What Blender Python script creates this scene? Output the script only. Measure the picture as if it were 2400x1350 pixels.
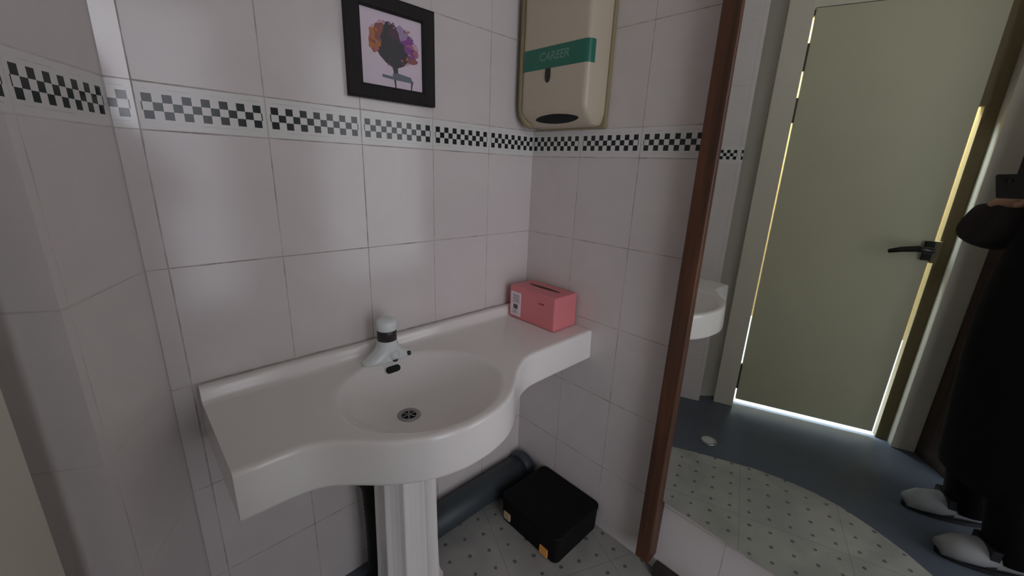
import bpy, bmesh, math, random
from mathutils import Vector, Matrix
random.seed(7)
for o in list(bpy.data.objects):
    bpy.data.objects.remove(o, do_unlink=True)
S = bpy.context.scene
COL = S.collection

# ------------------------------------------------------------------ camera
CAM = Vector((-1.05515, -1.00095, 1.20255))
YAW, PITCH, ROLL = 0.793821, -0.284088, 0.0408269
F_PX = 962.55
def cam_axes():
    cy, sy, cp, sp = math.cos(YAW), math.sin(YAW), math.cos(PITCH), math.sin(PITCH)
    f = Vector((cy*cp, sy*cp, sp)); r = Vector((sy, -cy, 0)); u = r.cross(f)
    cr, sr = math.cos(ROLL), math.sin(ROLL)
    return cr*r + sr*u, -sr*r + cr*u, f
CR, CU, CF = cam_axes()
cd = bpy.data.cameras.new('camera')
cd.sensor_width = 36.0
cd.sensor_fit = 'HORIZONTAL'
cd.lens = 36.0 * F_PX / 2400.0
cd.clip_start = 0.004
cam = bpy.data.objects.new('camera', cd)
COL.objects.link(cam)
M = Matrix((CR, CU, -CF)).transposed().to_4x4()
M.translation = CAM
cam.matrix_world = M
S.camera = cam

# ------------------------------------------------------------------ world, light, exposure
S.view_settings.view_transform = 'Standard'
S.view_settings.look = 'None'
S.view_settings.gamma = 1.0
S.view_settings.exposure = 0.0
W = bpy.data.worlds.new('world')
S.world = W
W.use_nodes = True
bg = W.node_tree.nodes['Background']
bg.inputs[0].default_value = (0.75, 0.85, 1.0, 1)
bg.inputs[1].default_value = 0.5

def area(name, loc, target, sx, sy, power, col):
    l = bpy.data.lights.new(name, 'AREA')
    l.shape = 'RECTANGLE'; l.size = sx; l.size_y = sy
    l.energy = power; l.color = col
    o = bpy.data.objects.new(name, l)
    o.location = loc
    d = Vector(target) - Vector(loc)
    o.rotation_euler = d.to_track_quat('-Z', 'Z').to_euler()
    COL.objects.link(o)
    return o
# daylight through the tall frosted window in the wall behind the photographer
WIN_X0, WIN_X1, WIN_Z0, WIN_Z1, WIN_Y = -1.68, -0.38, 0.12, 2.14, -2.60
WIN_L = 2.58          # radiance of the bright frosted pane (built with window_1 below)

# ------------------------------------------------------------------ helpers
ZB, ZT, TH, TW = 1.24196, 1.32062, 0.24977, 0.2   # border bottom/top, tile height, tile width

def link(name, me, mats, parent=None, smooth=False):
    o = bpy.data.objects.new(name, me)
    COL.objects.link(o)
    for m in (mats if isinstance(mats, (list, tuple)) else [mats]):
        me.materials.append(m)
    if parent is not None: o.parent = parent
    if smooth:
        for p in me.polygons: p.use_smooth = True
    return o
def from_bm(name, bm, mats, parent=None, smooth=False, loc=None, rot=None):
    bmesh.ops.recalc_face_normals(bm, faces=bm.faces)
    me = bpy.data.meshes.new(name)
    bm.to_mesh(me); bm.free()
    o = link(name, me, mats, parent, smooth)
    if loc is not None: o.location = loc
    if rot is not None: o.rotation_euler = rot
    return o
def pydata(name, vs, fs, mats, parent=None, smooth=False):
    me = bpy.data.meshes.new(name)
    me.from_pydata([tuple(v) for v in vs], [], fs)
    bm = bmesh.new(); bm.from_mesh(me)
    bmesh.ops.recalc_face_normals(bm, faces=bm.faces)
    bm.to_mesh(me); bm.free()
    return link(name, me, mats, parent, smooth)
def tag(o, label, cat, group=None):
    o['label'] = label; o['category'] = cat
    if group: o['group'] = group
    return o
def empty(name, loc=(0, 0, 0), rz=0):
    o = bpy.data.objects.new(name, None); COL.objects.link(o)
    o.location = loc; o.rotation_euler = (0, 0, rz); o.empty_display_size = 0.05
    return o
def struct(o):
    o['kind'] = 'structure'; return o
def prism(name, poly, z0, z1, mats, parent=None, bevel=0.0):
    bm = bmesh.new()
    b = [bm.verts.new((p[0], p[1], z0)) for p in poly]
    t = [bm.verts.new((p[0], p[1], z1)) for p in poly]
    bm.faces.new(b[::-1]); bm.faces.new(t)
    n = len(poly)
    for i in range(n):
        bm.faces.new((b[i], b[(i+1) % n], t[(i+1) % n], t[i]))
    if bevel:
        bmesh.ops.bevel(bm, geom=list(bm.edges), offset=bevel, segments=2, affect='EDGES', profile=0.6)
    return from_bm(name, bm, mats, parent)
def bbox(bm, x0, x1, y0, y1, z0, z1):
    vs = [bm.verts.new((x, y, z)) for z in (z0, z1) for x, y in ((x0, y0), (x1, y0), (x1, y1), (x0, y1))]
    for f in ((3, 2, 1, 0), (4, 5, 6, 7), (0, 1, 5, 4), (1, 2, 6, 5), (2, 3, 7, 6), (3, 0, 4, 7)):
        bm.faces.new([vs[i] for i in f])
def box(name, x0, x1, y0, y1, z0, z1, mats, parent=None, bevel=0.0, seg=2, smooth=False):
    bm = bmesh.new(); bbox(bm, x0, x1, y0, y1, z0, z1)
    if bevel:
        bmesh.ops.bevel(bm, geom=list(bm.edges), offset=bevel, segments=seg, affect='EDGES', profile=0.5)
    return from_bm(name, bm, mats, parent, smooth)
def lathe(bm, prof, c=(0, 0, 0), n=40, sx=1, sy=1, cap=True):
    rings = []
    for r, z in prof:
        rings.append([bm.verts.new((c[0]+sx*r*math.cos(2*math.pi*i/n), c[1]+sy*r*math.sin(2*math.pi*i/n), c[2]+z)) for i in range(n)])
    for a, b in zip(rings, rings[1:]):
        for i in range(n):
            bm.faces.new((a[i], a[(i+1) % n], b[(i+1) % n], b[i]))
    if cap:
        bm.faces.new(rings[0][::-1]); bm.faces.new(rings[-1])
    return rings
def tube(bm, pts, rad, n=16, cap=True):
    pts = [Vector(p) for p in pts]
    rings = []
    up = Vector((0, 0, 1))
    for i, p in enumerate(pts):
        d = (pts[min(i+1, len(pts)-1)] - pts[max(i-1, 0)]).normalized()
        if i == 0:
            ref = up if abs(d.z) < 0.9 else Vector((1, 0, 0))
            a = d.cross(ref).normalized()
        else:
            a = (a - d*a.dot(d)).normalized()
        b = d.cross(a)
        r = rad[i] if isinstance(rad, (list, tuple)) else rad
        rings.append([bm.verts.new(p + r*(a*math.cos(2*math.pi*k/n) + b*math.sin(2*math.pi*k/n))) for k in range(n)])
    for A, B in zip(rings, rings[1:]):
        for k in range(n):
            bm.faces.new((A[k], A[(k+1) % n], B[(k+1) % n], B[k]))
    if cap:
        bm.faces.new(rings[0][::-1]); bm.faces.new(rings[-1])

# ------------------------------------------------------------------ materials
def srgb(r, g, b):
    def f(c):
        c /= 255.0
        return c/12.92 if c <= 0.04045 else ((c+0.055)/1.055)**2.4
    return (f(r), f(g), f(b), 1)
def mat(name, col, rough=0.5, metal=0.0, noise=0.0, nscale=20.0, bump=0.0, coat=0.0, spec=0.5, trans=0.0, emit=None, estr=0.0):
    m = bpy.data.materials.new(name); m.use_nodes = True
    nt = m.node_tree; p = nt.nodes['Principled BSDF']
    c = col if len(col) == 4 else (*col, 1)
    p.inputs['Base Color'].default_value = c
    p.inputs['Roughness'].default_value = rough
    p.inputs['Metallic'].default_value = metal
    p.inputs['Specular IOR Level'].default_value = spec
    p.inputs['Coat Weight'].default_value = coat
    p.inputs['Transmission Weight'].default_value = trans
    if noise or bump:
        geo = nt.nodes.new('ShaderNodeNewGeometry')
        nz = nt.nodes.new('ShaderNodeTexNoise'); nz.inputs['Scale'].default_value = nscale
        nz.inputs['Detail'].default_value = 4
        nt.links.new(geo.outputs['Position'], nz.inputs['Vector'])
        if noise:
            mr = nt.nodes.new('ShaderNodeMapRange')
            mr.inputs['To Min'].default_value = 1-noise; mr.inputs['To Max'].default_value = 1+noise
            nt.links.new(nz.outputs['Fac'], mr.inputs['Value'])
            mx = nt.nodes.new('ShaderNodeVectorMath'); mx.operation = 'SCALE'
            mx.inputs[0].default_value = c[:3]
            nt.links.new(mr.outputs[0], mx.inputs['Scale'])
            nt.links.new(mx.outputs[0], p.inputs['Base Color'])
        if bump:
            bp = nt.nodes.new('ShaderNodeBump'); bp.inputs['Strength'].default_value = bump
            bp.inputs['Distance'].default_value = 0.002
            nt.links.new(nz.outputs['Fac'], bp.inputs['Height'])
            nt.links.new(bp.outputs[0], p.inputs['Normal'])
    if emit:
        p.inputs['Emission Color'].default_value = emit; p.inputs['Emission Strength'].default_value = estr
    return m

class N:
    """small wrapper that writes math node trees"""
    def __init__(s, nt): s.nt = nt
    def m(s, op, *a):
        n = s.nt.nodes.new('ShaderNodeMath'); n.operation = op
        for i, v in enumerate(a):
            if hasattr(v, 'links') or hasattr(v, 'is_linked'): s.nt.links.new(v, n.inputs[i])
            else: n.inputs[i].default_value = v
        return n.outputs[0]
    def mix(s, fac, a, b):
        n = s.nt.nodes.new('ShaderNodeMix'); n.data_type = 'RGBA'
        for sock, v in ((n.inputs[0], fac), (n.inputs[6], a), (n.inputs[7], b)):
            if hasattr(v, 'is_linked'): s.nt.links.new(v, sock)
            else: sock.default_value = v
        return n.outputs[2]
    def noise(s, vec, scale, detail=4, dist=0.0):
        n = s.nt.nodes.new('ShaderNodeTexNoise'); n.inputs['Scale'].default_value = scale
        n.inputs['Detail'].default_value = detail; n.inputs['Distortion'].default_value = dist
        s.nt.links.new(vec, n.inputs['Vector']); return n.outputs['Fac']
    def between(s, v, lo, hi):
        return s.m('MULTIPLY', s.m('GREATER_THAN', v, lo), s.m('LESS_THAN', v, hi))
    def rng(s, v, a, b, c, d):
        n = s.nt.nodes.new('ShaderNodeMapRange'); s.nt.links.new(v, n.inputs['Value'])
        n.inputs['From Min'].default_value = a; n.inputs['From Max'].default_value = b
        n.inputs['To Min'].default_value = c; n.inputs['To Max'].default_value = d
        return n.outputs[0]

TILE = srgb(217, 210, 207)
def tile_material(name, origin, direction, phase, gstr=0.65, rough=0.17, coat=0.0):
    """glazed wall tiles 20 x 25 cm with a chequered border course; runs along `direction` from `origin`"""
    m = bpy.data.materials.new(name); m.use_nodes = True
    nt = m.node_tree; p = nt.nodes['Principled BSDF']; q = N(nt)
    geo = nt.nodes.new('ShaderNodeNewGeometry')
    dot = nt.nodes.new('ShaderNodeVectorMath'); dot.operation = 'DOT_PRODUCT'
    sub = nt.nodes.new('ShaderNodeVectorMath'); sub.operation = 'SUBTRACT'
    nt.links.new(geo.outputs['Position'], sub.inputs[0]); sub.inputs[1].default_value = (*origin, 0)
    nt.links.new(sub.outputs[0], dot.inputs[0]); dot.inputs[1].default_value = (*direction, 0)
    sep = nt.nodes.new('ShaderNodeSeparateXYZ'); nt.links.new(geo.outputs['Position'], sep.inputs[0])
    pos = geo.outputs['Position']; z = q.m('SUBTRACT', sep.outputs['Z'], ZB)
    HB = ZT-ZB
    u = q.m('DIVIDE', q.m('SUBTRACT', dot.outputs['Value'], phase), TW)
    ui = q.m('FLOOR', u); uf = q.m('MULTIPLY', q.m('SUBTRACT', u, ui), TW)
    below = q.m('LESS_THAN', z, 0.0); above = q.m('GREATER_THAN', z, HB)
    band = q.m('SUBTRACT', 1.0, q.m('ADD', below, above))
    zr = q.m('DIVIDE', q.m('SUBTRACT', z, q.m('MULTIPLY', above, HB)), TH)
    zi = q.m('FLOOR', zr); zf = q.m('MULTIPLY', q.m('SUBTRACT', zr, zi), TH)
    zfb = q.m('ADD', q.m('MULTIPLY', band, z), q.m('MULTIPLY', q.m('SUBTRACT', 1.0, band), zf))
    ztop = q.m('ADD', q.m('MULTIPLY', band, HB), q.m('MULTIPLY', q.m('SUBTRACT', 1.0, band), TH))
    du = q.m('MINIMUM', uf, q.m('SUBTRACT', TW, uf))
    dz = q.m('MINIMUM', zfb, q.m('SUBTRACT', ztop, zfb))
    wob = q.noise(pos, 35.0, 3)
    gw = q.rng(wob, 0.3, 0.7, 0.0006, 0.0017)
    gu = q.m('LESS_THAN', du, gw); gz = q.m('LESS_THAN', dz, q.m('MULTIPLY', gw, 1.15))
    grout = q.m('MAXIMUM', gu, gz)
    # the 13 x 3 chequer inside each border tile
    cu = q.m('FLOOR', q.m('DIVIDE', q.m('SUBTRACT', uf, 0.009), 0.014))
    cv = q.m('FLOOR', q.m('DIVIDE', q.m('SUBTRACT', z, 0.0185), 0.014))
    par = q.m('LESS_THAN', q.m('ABSOLUTE', q.m('SUBTRACT', q.m('FLOORED_MODULO', q.m('ADD', cu, cv), 2.0), 0.0)), 0.5)
    inz = q.between(z, 0.0185, 0.0605); inu = q.between(uf, 0.007, 0.193)
    chk = q.m('MULTIPLY', par, q.m('MULTIPLY', inz, inu))
    # moulded lines of the border tile
    ridge = q.m('MULTIPLY', q.m('MAXIMUM', q.between(z, 0.0115, 0.0128), q.between(z, 0.0672, 0.0685)), q.between(uf, 0.012, 0.188))
    # marbling and per tile tone
    hsh = q.m('FRACT', q.m('MULTIPLY', q.m('SINE', q.m('ADD', q.m('MULTIPLY', ui, 12.9898), q.m('MULTIPLY', q.m('ADD', zi, q.m('MULTIPLY', band, 9.0)), 78.233))), 43758.5453))
    vein = q.noise(pos, 5.0, 6, 1.6)
    tone = q.m('ADD', q.rng(vein, 0.3, 0.7, -0.035, 0.03), q.m('MULTIPLY', q.m('SUBTRACT', hsh, 0.5), 0.03))
    sc = nt.nodes.new('ShaderNodeVectorMath'); sc.operation = 'SCALE'; sc.inputs[0].default_value = TILE[:3]
    nt.links.new(q.m('ADD', tone, 1.0), sc.inputs['Scale'])
    hsv = q.mix(q.rng(q.noise(pos, 2.2, 2), 0.4, 0.65, 0.0, 0.35), sc.outputs[0], srgb(214, 201, 201))
    col = q.mix(q.m('MULTIPLY', band, 0.75), hsv, srgb(222, 221, 217))
    dark = q.mix(q.noise(pos, 60.0, 2), srgb(22, 30, 28), srgb(30, 40, 42))
    col = q.mix(q.m('MULTIPLY', ridge, q.rng(q.noise(pos, 30.0, 2), 0.42, 0.6, 0.0, 0.4)), col, srgb(150, 145, 150))
    col = q.mix(chk, col, dark)
    gcol = q.mix(q.rng(q.noise(pos, 14.0, 3), 0.35, 0.7, 0.0, 1.0), srgb(190, 180, 170), srgb(96, 84, 76))
    col = q.mix(q.m('MULTIPLY', grout, gstr), col, gcol)
    nt.links.new(col, p.inputs['Base Color'])
    nt.links.new(q.m('ADD', rough, q.m('MULTIPLY', grout, 0.5)), p.inputs['Roughness'])
    p.inputs['Specular IOR Level'].default_value = 0.45
    p.inputs['Coat Weight'].default_value = coat; p.inputs['Coat Roughness'].default_value = 0.08
    bp = nt.nodes.new('ShaderNodeBump'); bp.inputs['Strength'].default_value = 0.5; bp.inputs['Distance'].default_value = 0.0012
    h = q.m('ADD', q.m('SUBTRACT', 1.0, grout), q.m('MULTIPLY', q.noise(pos, 9.0, 2), 0.35))
    nt.links.new(h, bp.inputs['Height']); nt.links.new(bp.outputs[0], p.inputs['Normal'])
    return m

def floor_material():
    m = bpy.data.materials.new('dotted floor tile'); m.use_nodes = True
    nt = m.node_tree; p = nt.nodes['Principled BSDF']; q = N(nt)
    geo = nt.nodes.new('ShaderNodeNewGeometry'); pos = geo.outputs['Position']
    L = 0.0652
    A = Vector((-0.39, -0.92, 0)).normalized(); B = Vector((-0.92, 0.39, 0)).normalized()
    O = Vector((-0.297, -0.105, 0))
    def uv(d):
        dt = nt.nodes.new('ShaderNodeVectorMath'); dt.operation = 'DOT_PRODUCT'
        nt.links.new(pos, dt.inputs[0]); dt.inputs[1].default_value = d
        return q.m('DIVIDE', q.m('SUBTRACT', dt.outputs['Value'], O.dot(d)), L)
    u, v = uv(A), uv(B)
    fu = q.m('MULTIPLY', q.m('SUBTRACT', u, q.m('ROUND', u)), L); fv = q.m('MULTIPLY', q.m('SUBTRACT', v, q.m('ROUND', v)), L)
    d = q.m('SQRT', q.m('ADD', q.m('MULTIPLY', fu, fu), q.m('MULTIPLY', fv, fv)))
    hs = q.noise(pos, 40.0, 2)
    dotm = q.m('LESS_THAN', d, q.rng(hs, 0.3, 0.7, 0.005, 0.0075))
    # grout of the 33 cm tiles: every five dots
    def gr(w):
        t = q.m('ADD', q.m('DIVIDE', w, 5.0), 0.1)
        return q.m('LESS_THAN', q.m('ABSOLUTE', q.m('SUBTRACT', t, q.m('ROUND', t))), 0.0035)
    grout = q.m('MAXIMUM', gr(u), gr(v))
    base = q.mix(q.rng(q.noise(pos, 7.0, 5, 0.6), 0.35, 0.7, 0, 1), srgb(150, 150, 145), srgb(172, 170, 164))
    base = q.mix(q.m('MULTIPLY', grout, 0.5), base, srgb(98, 94, 88))
    col = q.mix(q.m('MULTIPLY', dotm, 0.75), base, srgb(66, 68, 66))
    nt.links.new(col, p.inputs['Base Color']); p.inputs['Roughness'].default_value = 0.33
    bp = nt.nodes.new('ShaderNodeBump'); bp.inputs['Strength'].default_value = 0.25; bp.inputs['Distance'].default_value = 0.001
    nt.links.new(q.noise(pos, 60.0, 3), bp.inputs['Height']); nt.links.new(bp.outputs[0], p.inputs['Normal'])
    return m
def wood_material(name, c1, c2, rough=0.45):
    m = bpy.data.materials.new(name); m.use_nodes = True
    nt = m.node_tree; p = nt.nodes['Principled BSDF']; q = N(nt)
    geo = nt.nodes.new('ShaderNodeNewGeometry')
    mp = nt.nodes.new('ShaderNodeMapping'); mp.inputs['Scale'].default_value = (40, 40, 2.5)
    nt.links.new(geo.outputs['Position'], mp.inputs['Vector'])
    n = q.noise(mp.outputs[0], 1.0, 5, 0.8)
    nt.links.new(q.mix(q.rng(n, 0.35, 0.65, 0, 1), c1, c2), p.inputs['Base Color'])
    p.inputs['Roughness'].default_value = rough
    bp = nt.nodes.new('ShaderNodeBump'); bp.inputs['Strength'].default_value = 0.2; bp.inputs['Distance'].default_value = 0.001
    nt.links.new(n, bp.inputs['Height']); nt.links.new(bp.outputs[0], p.inputs['Normal'])
    return m

M_CERAMIC = mat('white ceramic', srgb(243, 238, 234), 0.16, noise=0.012, nscale=6, spec=0.5)
M_PLASTIC = mat('white plastic', srgb(226, 232, 230), 0.25)
M_DARKRING = mat('dark collar plastic', srgb(40, 38, 36), 0.4)
M_CHROME = mat('brushed steel', srgb(170, 168, 168), 0.28, metal=1.0)
M_HOLE = mat('dark opening', srgb(20, 21, 20), 0.8)
M_BROWN = wood_material('reddish brown wood', srgb(98, 60, 38), srgb(66, 40, 26))
M_BLACKWOOD = wood_material('black brown picture moulding', srgb(24, 17, 17), srgb(16, 12, 13), 0.7)
M_PAPER = mat('picture paper', srgb(222, 206, 218), 0.6, noise=0.06, nscale=30)
M_CREAM = mat('cream dispenser plastic', srgb(200, 188, 166), 0.35, noise=0.01)
M_CREAM2 = mat('dull cream plastic edge', srgb(150, 138, 104), 0.5, noise=0.1, nscale=60)  # duller cream; on the cover edge it stands for shade
M_GREEN = mat('green printed strip', srgb(36, 112, 92), 0.3, noise=0.1, nscale=30)
M_LETTER = mat('worn white lettering', srgb(106, 148, 132), 0.5, noise=0.15, nscale=120)
M_LOCK = mat('dark lock plastic', srgb(34, 36, 38), 0.4)
M_PINK = mat('pink carton', srgb(226, 132, 136), 0.45, noise=0.02, nscale=12)
M_STICK = mat('pale label paper', srgb(236, 222, 226), 0.5)
M_INK = mat('grey print', srgb(150, 136, 142), 0.6)
M_INK2 = mat('dark print', srgb(78, 70, 74), 0.6)
M_BLACK = mat('black plastic', srgb(13, 13, 14), 0.7, spec=0.2)
M_TAN = mat('tan tag', srgb(196, 176, 140), 0.6)
M_ORANGE = mat('orange tag', srgb(240, 166, 84), 0.6)
M_PIPE = mat('dark grey plastic pipe', srgb(58, 66, 70), 0.5, noise=0.06)
M_HOSE = mat('black rubber hose', srgb(16, 16, 17), 0.6)
M_MIRROR = mat('mirror silvering', (0.87, 0.90, 0.85), 0.012, metal=1.0)
M_MIRBACK = mat('mirror backing board', srgb(92, 80, 70), 0.6)
M_DOOR = mat('painted olive cream door', srgb(186, 184, 158), 0.45, noise=0.03, nscale=8, bump=0.15)
M_FRAMEP = mat('painted door frame', srgb(206, 200, 184), 0.45, noise=0.03, nscale=8)
M_STOP = mat('dull brown door rebate', srgb(112, 98, 66), 0.6, noise=0.12, nscale=30)
M_HANDLE = mat('black door handle', srgb(28, 28, 26), 0.35, metal=0.3)
M_STEELDK = mat('hinge steel', srgb(88, 82, 70), 0.45, metal=0.8)
M_CEIL = mat('ceiling paint', srgb(196, 192, 184), 0.8)
M_PLASTER = mat('plain wall paint', srgb(206, 202, 192), 0.7, noise=0.02)
M_PARTITION = wood_material('dark brown panel', srgb(70, 52, 42), srgb(48, 36, 30), 0.6)
M_YELLOW = mat('ochre painted yard wall', srgb(132, 104, 52), 0.8)
M_YARD = mat('pale yard concrete', srgb(226, 228, 230), 0.85, noise=0.05)
M_SKIN = mat('skin', srgb(178, 132, 110), 0.5)
M_COAT = mat('black coat fabric', srgb(15, 14, 17), 0.9, noise=0.3, nscale=50, bump=0.4, spec=0.2)
M_COAT2 = mat('charcoal knit sleeve', srgb(50, 45, 46), 0.9, noise=0.3, nscale=60, bump=0.5, spec=0.2)
M_TROUSER = mat('black trousers', srgb(14, 14, 16), 0.9, spec=0.2)
M_HAIR = mat('dark hair', srgb(24, 19, 17), 0.5)
M_SHOE = mat('light grey shoe', srgb(150, 150, 154), 0.6)
M_SHOE2 = mat('black shoe stripe', srgb(22, 22, 24), 0.6)
M_PHONE = mat('black phone glass', srgb(18, 18, 22), 0.2)
M_LENS = mat('camera lens glass', srgb(40, 36, 44), 0.08)
M_EYE = mat('eye white', srgb(210, 205, 200), 0.3)
M_LIP = mat('lips', srgb(150, 88, 84), 0.5)

# ------------------------------------------------------------------ the room
OL0 = Vector((-1.0276, 0.0)); OL1 = Vector((-1.127, -0.2))           # diagonal wall stub left of the basin
OLD = (OL1-OL0).normalized(); OLN = Vector((OLD.y, -OLD.x))           # OLN points out of the room
if OLN.x > 0: OLN = -OLN
AD = Vector((-1.25, -0.332)); DD = Vector((-0.249, -0.546)).normalized(); DN = Vector((-DD.y, DD.x))
if DN.x < 0: DN = -DN
def dw(s, n):
    v = AD + DD*s + DN*n
    return (v.x, v.y)
H = 2.5
M_TB = tile_material('glazed tiles back wall', (0, 0), (1, 0), -0.19373)
M_TR = tile_material('glazed tiles right wall', (0, 0), (0, 1), -0.19791)
M_TL = tile_material('glazed tiles diagonal wall', tuple(OL0), tuple(OLD), 0.006, 0.3)
struct(prism('wall_back', [(0.12, 0), (0.12, 0.12), (-1.10, 0.12), tuple(OL0)], 0, H, M_TB))
struct(prism('wall_right', [(0, 0), (0, -2.72), (0.12, -2.72), (0.12, 0)], 0, H, M_TR))
a = OL0; b = OL1
# narrow cut tiles at the left end: clear coat added to raise the window highlight
M_TS = tile_material('glossy cut tiles', (0, 0), (1, 0), -0.19373, 0.65, 0.14, 1.0)
struct(box('trim_3', -1.0272, -0.9950, -0.0016, 0.0, 0, H, M_TS))
struct(prism('wall_left', [tuple(a), tuple(b), tuple(b+OLN*0.10), tuple(a+OLN*0.14)], 0, H, M_TL))
# plain wall round the door
struct(prism('trim_1', [dw(-0.26, -0.04), dw(-0.101, -0.04), dw(-0.101, -0.10), dw(-0.26, -0.10)], -0.1, H, M_PLASTER))
struct(prism('trim_2', [dw(-0.101, 0.0), dw(0.735, 0.0), dw(0.735, -0.10), dw(-0.101, -0.10)], 1.955, H, M_PLASTER))
# dark panelled return beyond the door, and the rest of the shell behind the photographer
struct(prism('wall_partition', [dw(0.735, -0.10), dw(0.735, 0.03), dw(0.79, 0.20), dw(0.90, 0.20), dw(0.90, -0.10)], 0, H, M_PARTITION))
struct(prism('wall_far_left', [dw(0.90, 0.20), (-1.75, -1.45), (-1.75, -2.72), (-1.87, -2.72), (-1.87, -1.30), dw(0.90, -0.10)], 0, H, M_PLASTER))
for i, (x0, x1, z0, z1) in enumerate(((-1.75, WIN_X0, 0, H), (WIN_X1, 0, 0, H), (WIN_X0, WIN_X1, 0, WIN_Z0), (WIN_X0, WIN_X1, WIN_Z1, H))):
    struct(box('wall_front' if i == 0 else 'wall_front.%03d' % i, x0, x1, -2.72, WIN_Y, z0, z1, M_PLASTER))
edge = [(-0.50, 0.0), (-0.58, -0.16), (-0.656, -0.322), (-0.715, -0.42), (-0.759, -0.509), (-0.815, -0.62), (-0.848, -0.729), (-0.864, -0.82), (-0.864, -0.899), (-0.842, -1.0), (-0.805, -1.1), (-0.72, -1.25), (-0.60, -1.5), (-0.5, -2.6)]
struct(prism('floor', [(0, 0)] + edge + [(0, -2.6)], -0.08, 0.0, floor_material()))
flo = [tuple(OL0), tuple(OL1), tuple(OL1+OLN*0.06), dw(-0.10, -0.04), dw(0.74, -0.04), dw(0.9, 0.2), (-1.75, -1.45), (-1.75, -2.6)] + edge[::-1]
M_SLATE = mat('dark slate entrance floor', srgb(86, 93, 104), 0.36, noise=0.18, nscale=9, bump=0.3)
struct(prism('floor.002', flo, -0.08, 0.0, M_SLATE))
struct(box('ceiling', -1.9, 0.12, -2.72, 0.14, H, H+0.08, M_CEIL))
# window_1: frame with mullion
w1 = struct(empty('window_1', ((WIN_X0+WIN_X1)/2, WIN_Y, WIN_Z0)))
def wbox(name, x0, x1, z0, z1, y0=-0.09, y1=-0.04, m=M_FRAMEP):
    return box(name, x0, x1, y0, y1, z0, z1, m, w1)
hw, hh = (WIN_X1-WIN_X0)/2, WIN_Z1-WIN_Z0
bm = bmesh.new()
for (x0, x1, z0, z1) in ((-hw, -hw+0.04, 0, hh), (hw-0.04, hw, 0, hh), (-hw+0.04, hw-0.04, 0, 0.04), (-hw+0.04, hw-0.04, hh-0.04, hh)):
    bbox(bm, x0, x1, -0.055, -0.015, z0, z1)
from_bm('window_frame', bm, M_FRAMEP, w1)

box('pane', -hw+0.04, hw-0.04, -0.040, -0.034, 0.04, hh-0.04, mat('daylit frosted glass', (0.8, 0.8, 0.82), 0.5, emit=(0.905, 0.915, 1.02, 1), estr=WIN_L), w1)

# ------------------------------------------------------------------ door_1 (seen only in the mirror)
d1 = struct(empty('door_1', (AD.x, AD.y, 0)))
def dprism(name, s0, s1, n0, n1, z0, z1, m, bevel=0.0, parent=d1):
    o = AD
    pl = [Vector(dw(s, n))-o for s, n in ((s0, n0), (s1, n0), (s1, n1), (s0, n1))]
    return prism(name, [tuple(p) for p in pl], z0, z1, m, parent, bevel)
dprism('door_jamb', -0.1008, -0.008, -0.06, 0.022, 0, 1.955, M_FRAMEP, 0.002)
dprism('door_jamb', 0.605, 0.650, -0.06, -0.022, 0, 1.955, M_STOP, 0.001)
dprism('door_jamb', 0.650, 0.735, -0.06, 0.030, 0, 1.955, M_FRAMEP, 0.002)
dprism('door_head', -0.008, 0.650, -0.06, 0.0, 1.8605, 1.955, M_FRAMEP, 0.0005)
dprism('head_stop', -0.008, 0.604, -0.055, -0.028, 1.838, 1.8605, M_STOP)
dprism('gap_strip', 0.577, 0.604, -0.05, -0.012, 1.47, 1.86, M_STOP)  # strip added to stop light showing through the upper latch gap
leaf = dprism('door_leaf', 0.0, 0.582, -0.022, 0.0, 0.036, 1.858, M_DOOR, 0.002)
for z0, z1 in ((1.625, 1.73), (1.42, 1.52), (0.10, 0.24)):
    dprism('hinge', -0.0085, 0.002, -0.02, 0.004, z0, z1, M_STEELDK)
hd = dprism('door_handle', 0.552, 0.585, 0.0005, 0.012, 0.875, 0.955, M_HANDLE, 0.003)
bm = bmesh.new()
def dv(s, n, z):
    v = DD*s + DN*n
    return Vector((v.x, v.y, z))
tube(bm, [dv(0.57, 0.006, 0.92), dv(0.57, 0.045, 0.92), dv(0.562, 0.054, 0.922), dv(0.52, 0.056, 0.926), dv(0.47, 0.054, 0.918), dv(0.43, 0.052, 0.906)],
     [0.013, 0.012, 0.013, 0.013, 0.011, 0.008], 12)
from_bm('door_lever', bm, M_HANDLE, hd, True)
dprism('lock_keep', 0.585, 0.606, -0.02, 0.006, 0.865, 0.955, M_STOP)

# the yard outside the door: pale ground and an ochre wall, lit from the sky above it
g = [dw(-0.9, -0.061), dw(1.5, -0.061), dw(1.5, -1.5), dw(-0.9, -1.5)]
struct(prism('floor.001', g, -0.1, -0.02, M_YARD))
struct(prism('wall_yard', [dw(-0.9, -0.68), dw(1.5, -0.68), dw(1.5, -0.83), dw(-0.9, -0.83)], 0.30, 2.6, M_YELLOW))
struct(prism('wall_yard.001', [dw(-0.9, -0.67), dw(1.5, -0.67), dw(1.5, -0.83), dw(-0.9, -0.83)], -0.02, 0.30, M_YARD))  # pale wall foot added to bounce white light under the door
pv = dw(0.3, -0.36)
area('yard_daylight', (pv[0], pv[1], 2.4), (pv[0], pv[1], 0), 0.5, 1.8, 330.0, (0.74, 0.87, 1.0)).rotation_euler = (0, 0, math.atan2(DN.y, DN.x))

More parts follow.
